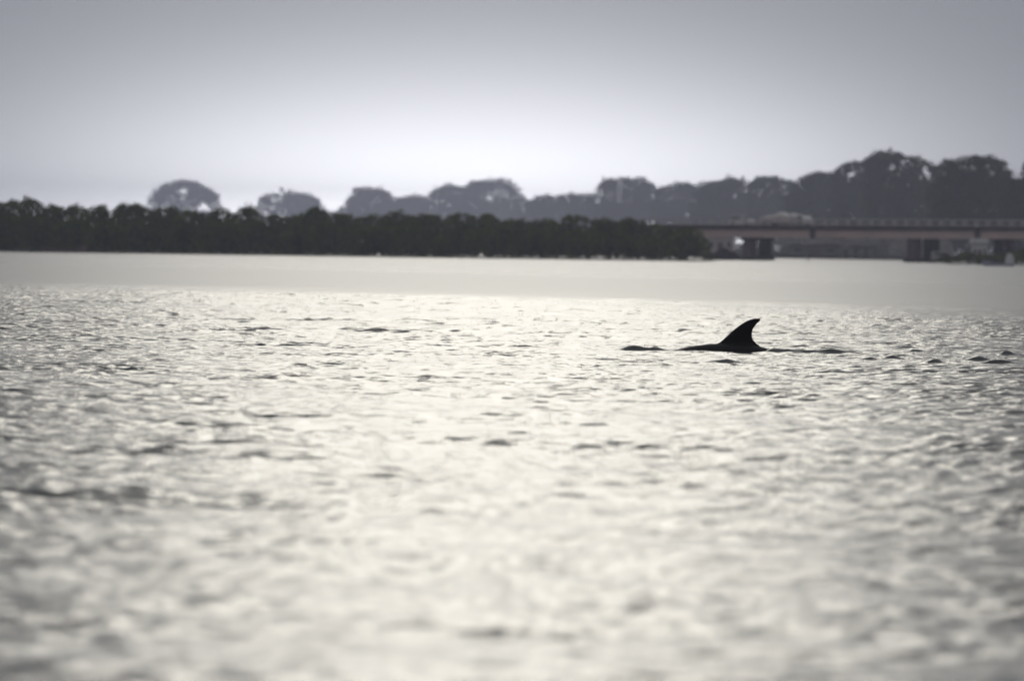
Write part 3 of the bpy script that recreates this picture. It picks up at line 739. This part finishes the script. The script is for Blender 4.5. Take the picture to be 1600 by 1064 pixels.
# moored motor boat at the right
q = at(1560, 414, 776)
boat = empty('motor_boat', (q.x, 776, 0), 'pale blue open boat with a white upright engine box at its stern', 'boat')
obj('hull', boat_hull(2.9, .9, .26, .22, .03), M['hull'], boat, smooth=True)
obj('engine_box', prism([(.60, -.05), (1.38, -.05), (1.44, .55), (1.24, 1.14), (.84, 1.2), (.62, .6)], -.3, .3, .07), M['white'], boat)
for x in (-.5, .2):
    bm = bmesh.new(); box(bm, x - .1, x + .1, -.36, .36, .17, .20); obj('bench', bm, M['wood'], boat)
# wooden canoe and pole at the left
q = at(102, 391, 809)
canoe = empty('wooden_canoe', (q.x, 808.5, 0.0), 'weathered reddish brown wooden canoe lying under the mangroves at left', 'canoe', rz=math.pi)
obj('hull', boat_hull(4.1, .8, .30, .42, .12), M['wood'], canoe, smooth=True)
for x in (-1.0, 0, 1.0):
    bm = bmesh.new(); box(bm, x - .08, x + .08, -.3, .3, .22, .25); obj('bench', bm, M['wood'], canoe)
q = at(42, 392, 808)
bm = bmesh.new(); tube(bm, [(.08, 0, -.8), (.02, 0, .3), (-.06, 0, 1.15)], [.035, .03, .022], 6)
tag(obj('mooring_pole', bm, M['grey_wood'], loc=(q.x, 808, 0)), 'thin grey pole standing in the water left of the canoe', 'pole')
# white egret at the water's edge
q = at(1262, 408, 850); e = empty('egret', (q.x, 850, 0.02), 'tiny white egret standing at the water edge under the bridge', 'bird')
bm = bmesh.new(); lumpy(bm, (0, 0, .30), (.17, .07, .09), 3, .05, 1)
tube(bm, [(-.12, 0, .33), (-.2, 0, .45), (-.16, 0, .56), (-.2, 0, .62)], [.04, .025, .02, .03], 8); obj('body', bm, M['feather'], e, smooth=True)
bm = bmesh.new(); tube(bm, [(-.21, 0, .62), (-.31, 0, .60)], [.014, .004], 6); obj('beak', bm, M['beak'], e)
for y in (-.03, .03):
    bm = bmesh.new(); tube(bm, [(0, y, .25), (.01, y, .12), (0, y, -.1)], [.010, .008, .008], 5); obj('leg', bm, M['rubber'], e)

# ------------------------------------------------------------------ dolphin (heading left)
def dolphin():
    m_ = principled('wet_dolphin_skin', (0.012, 0.012, 0.014), 0.45, 0.18, var=0.3, scale=3)
    st = [(-1.44, -.150, .012, .012), (-1.40, -.128, .030, .024), (-1.31, -.095, .042, .034), (-1.25, -.045, .062, .062), (-1.20, .010, .085, .088), (-1.12, .036, .110, .112), (-1.02, .034, .130, .130),
          (-.90, .012, .150, .150), (-.78, -.008, .168, .172), (-.70, .002, .180, .186), (-.60, .028, .192, .200), (-.48, .050, .202, .214), (-.35, .070, .210, .224), (-.20, .080, .214, .228), (-.05, .088, .208, .222),
          (.10, .078, .196, .210), (.22, .048, .178, .196), (.34, .024, .158, .176), (.48, .018, .132, .152), (.62, .016, .104, .128), (.76, .014, .080, .104), (.90, .008, .058, .082), (1.02, -.028, .042, .062), (1.12, -.045, .030, .044), (1.18, -.06, .02, .025)]
    bm = bmesh.new(); n = 24; rings = []
    for x, top, ry, rz in st:
        cz = top - rz
        rings.append([bm.verts.new((x, ry * math.sin(2 * math.pi * k / n), cz + rz * math.cos(2 * math.pi * k / n))) for k in range(n)])
    for a, b in zip(rings[:-1], rings[1:]):
        for k in range(n): bm.faces.new((a[k], a[(k + 1) % n], b[(k + 1) % n], b[k]))
    bm.faces.new(rings[0][::-1]); bm.faces.new(rings[-1])
    def foil(slices, nn=16):
        """slices: list of (origin Vector, chord direction, lead, trail, half thickness, thickness direction)"""
        rs = []
        for o, cd, l, t, h, td in slices:
            ring = []
            for k in range(nn):
                a = 2 * math.pi * k / nn; f = (1 - math.cos(a)) / 2
                ring.append(bm.verts.new(o + cd * (l + (t - l) * f) + td * h * math.sin(a) * (1.25 - .75 * f)))
            rs.append(ring)
        for a, b in zip(rs[:-1], rs[1:]):
            for k in range(nn): bm.faces.new((a[k], a[(k + 1) % nn], b[(k + 1) % nn], b[k]))
        bm.faces.new(rs[0][::-1]); bm.faces.new(rs[-1])
    K = 1 / 141.4; DZ = -3.0
    X = Vector((1, 0, 0)); Yv = Vector((0, 1, 0)); Z = Vector((0, 0, 1))
    fin = [(-8, 1100, 1196, .030), (2, 1100, 1196, .030), (8, 1108, 1191, .030), (12, 1117, 1186, .028), (16, 1124, 1181, .026), (20, 1129, 1177.5, .024), (25, 1134, 1175.3, .022), (32, 1141.5, 1175, .019), (38, 1148.5, 1177, .016),
           (43.5, 1156, 1181, .014), (47.5, 1161.5, 1184.5, .012), (50.5, 1167, 1187.3, .011), (52.5, 1172, 1188.6, .010), (53.6, 1176, 1188.4, .009), (54.3, 1181, 1186.5, .006)]
    foil([(Vector((0, 0, (z + DZ) * K)), X, (l - 1155) * K, (t - 1155) * K, h, Yv) for z, l, t, h in fin])
    for s in (-1, 1):        # flippers
        sl = []
        for f, l, t, h in ((0, -.86, -.66, .022), (.35, -.82, -.64, .018), (.7, -.74, -.60, .012), (1.0, -.62, -.56, .006)):
            sl.append((Vector((0, s * (.12 + .30 * f), -.26 - .12 * f)), X, l, t, h, Z))
        foil(sl, 12)
        sl = []              # flukes
        for f, l, t, h in ((0, 1.02, 1.22, .02), (.3, 1.05, 1.235, .016), (.65, 1.13, 1.26, .011), (1.0, 1.25, 1.29, .005)):
            sl.append((Vector((0, s * .29 * f, -.09 - .02 * f)), X, l, t, h, Z))
        foil(sl, 12)
    bmesh.ops.recalc_face_normals(bm, faces=bm.faces)
    o = obj('dolphin', bm, m_, smooth=True, loc=(DOL.x, DOL.y, 0.022))
    md = o.modifiers.new('remesh', 'REMESH'); md.mode = 'VOXEL'; md.voxel_size = 0.0085; md.use_smooth_shade = True
    ms = o.modifiers.new('smooth', 'SMOOTH'); ms.factor = .5; ms.iterations = 5
    tag(o, 'black dolphin surfacing in the lagoon with its curved dorsal fin raised', 'dolphin')
    return o
dolphin()

# ------------------------------------------------------------------ haze
hm = bpy.data.materials.new('haze_air'); hm.use_nodes = True
t = hm.node_tree; t.nodes.clear()
pv = N(t, 'ShaderNodeVolumePrincipled'); pv.inputs['Color'].default_value = (0.79, 0.825, 1.0, 1); pv.inputs['Density'].default_value = 0.00018
pv.inputs['Anisotropy'].default_value = 0.88
mo = N(t, 'ShaderNodeOutputMaterial'); t.links.new(pv.outputs[0], mo.inputs['Volume'])
bm = bmesh.new(); box(bm, -4200, 4200, -600, 9400, -1.7, 62)
tag(obj('haze', bm, hm), 'pale haze lying over the lagoon and the far shore', kind='stuff')
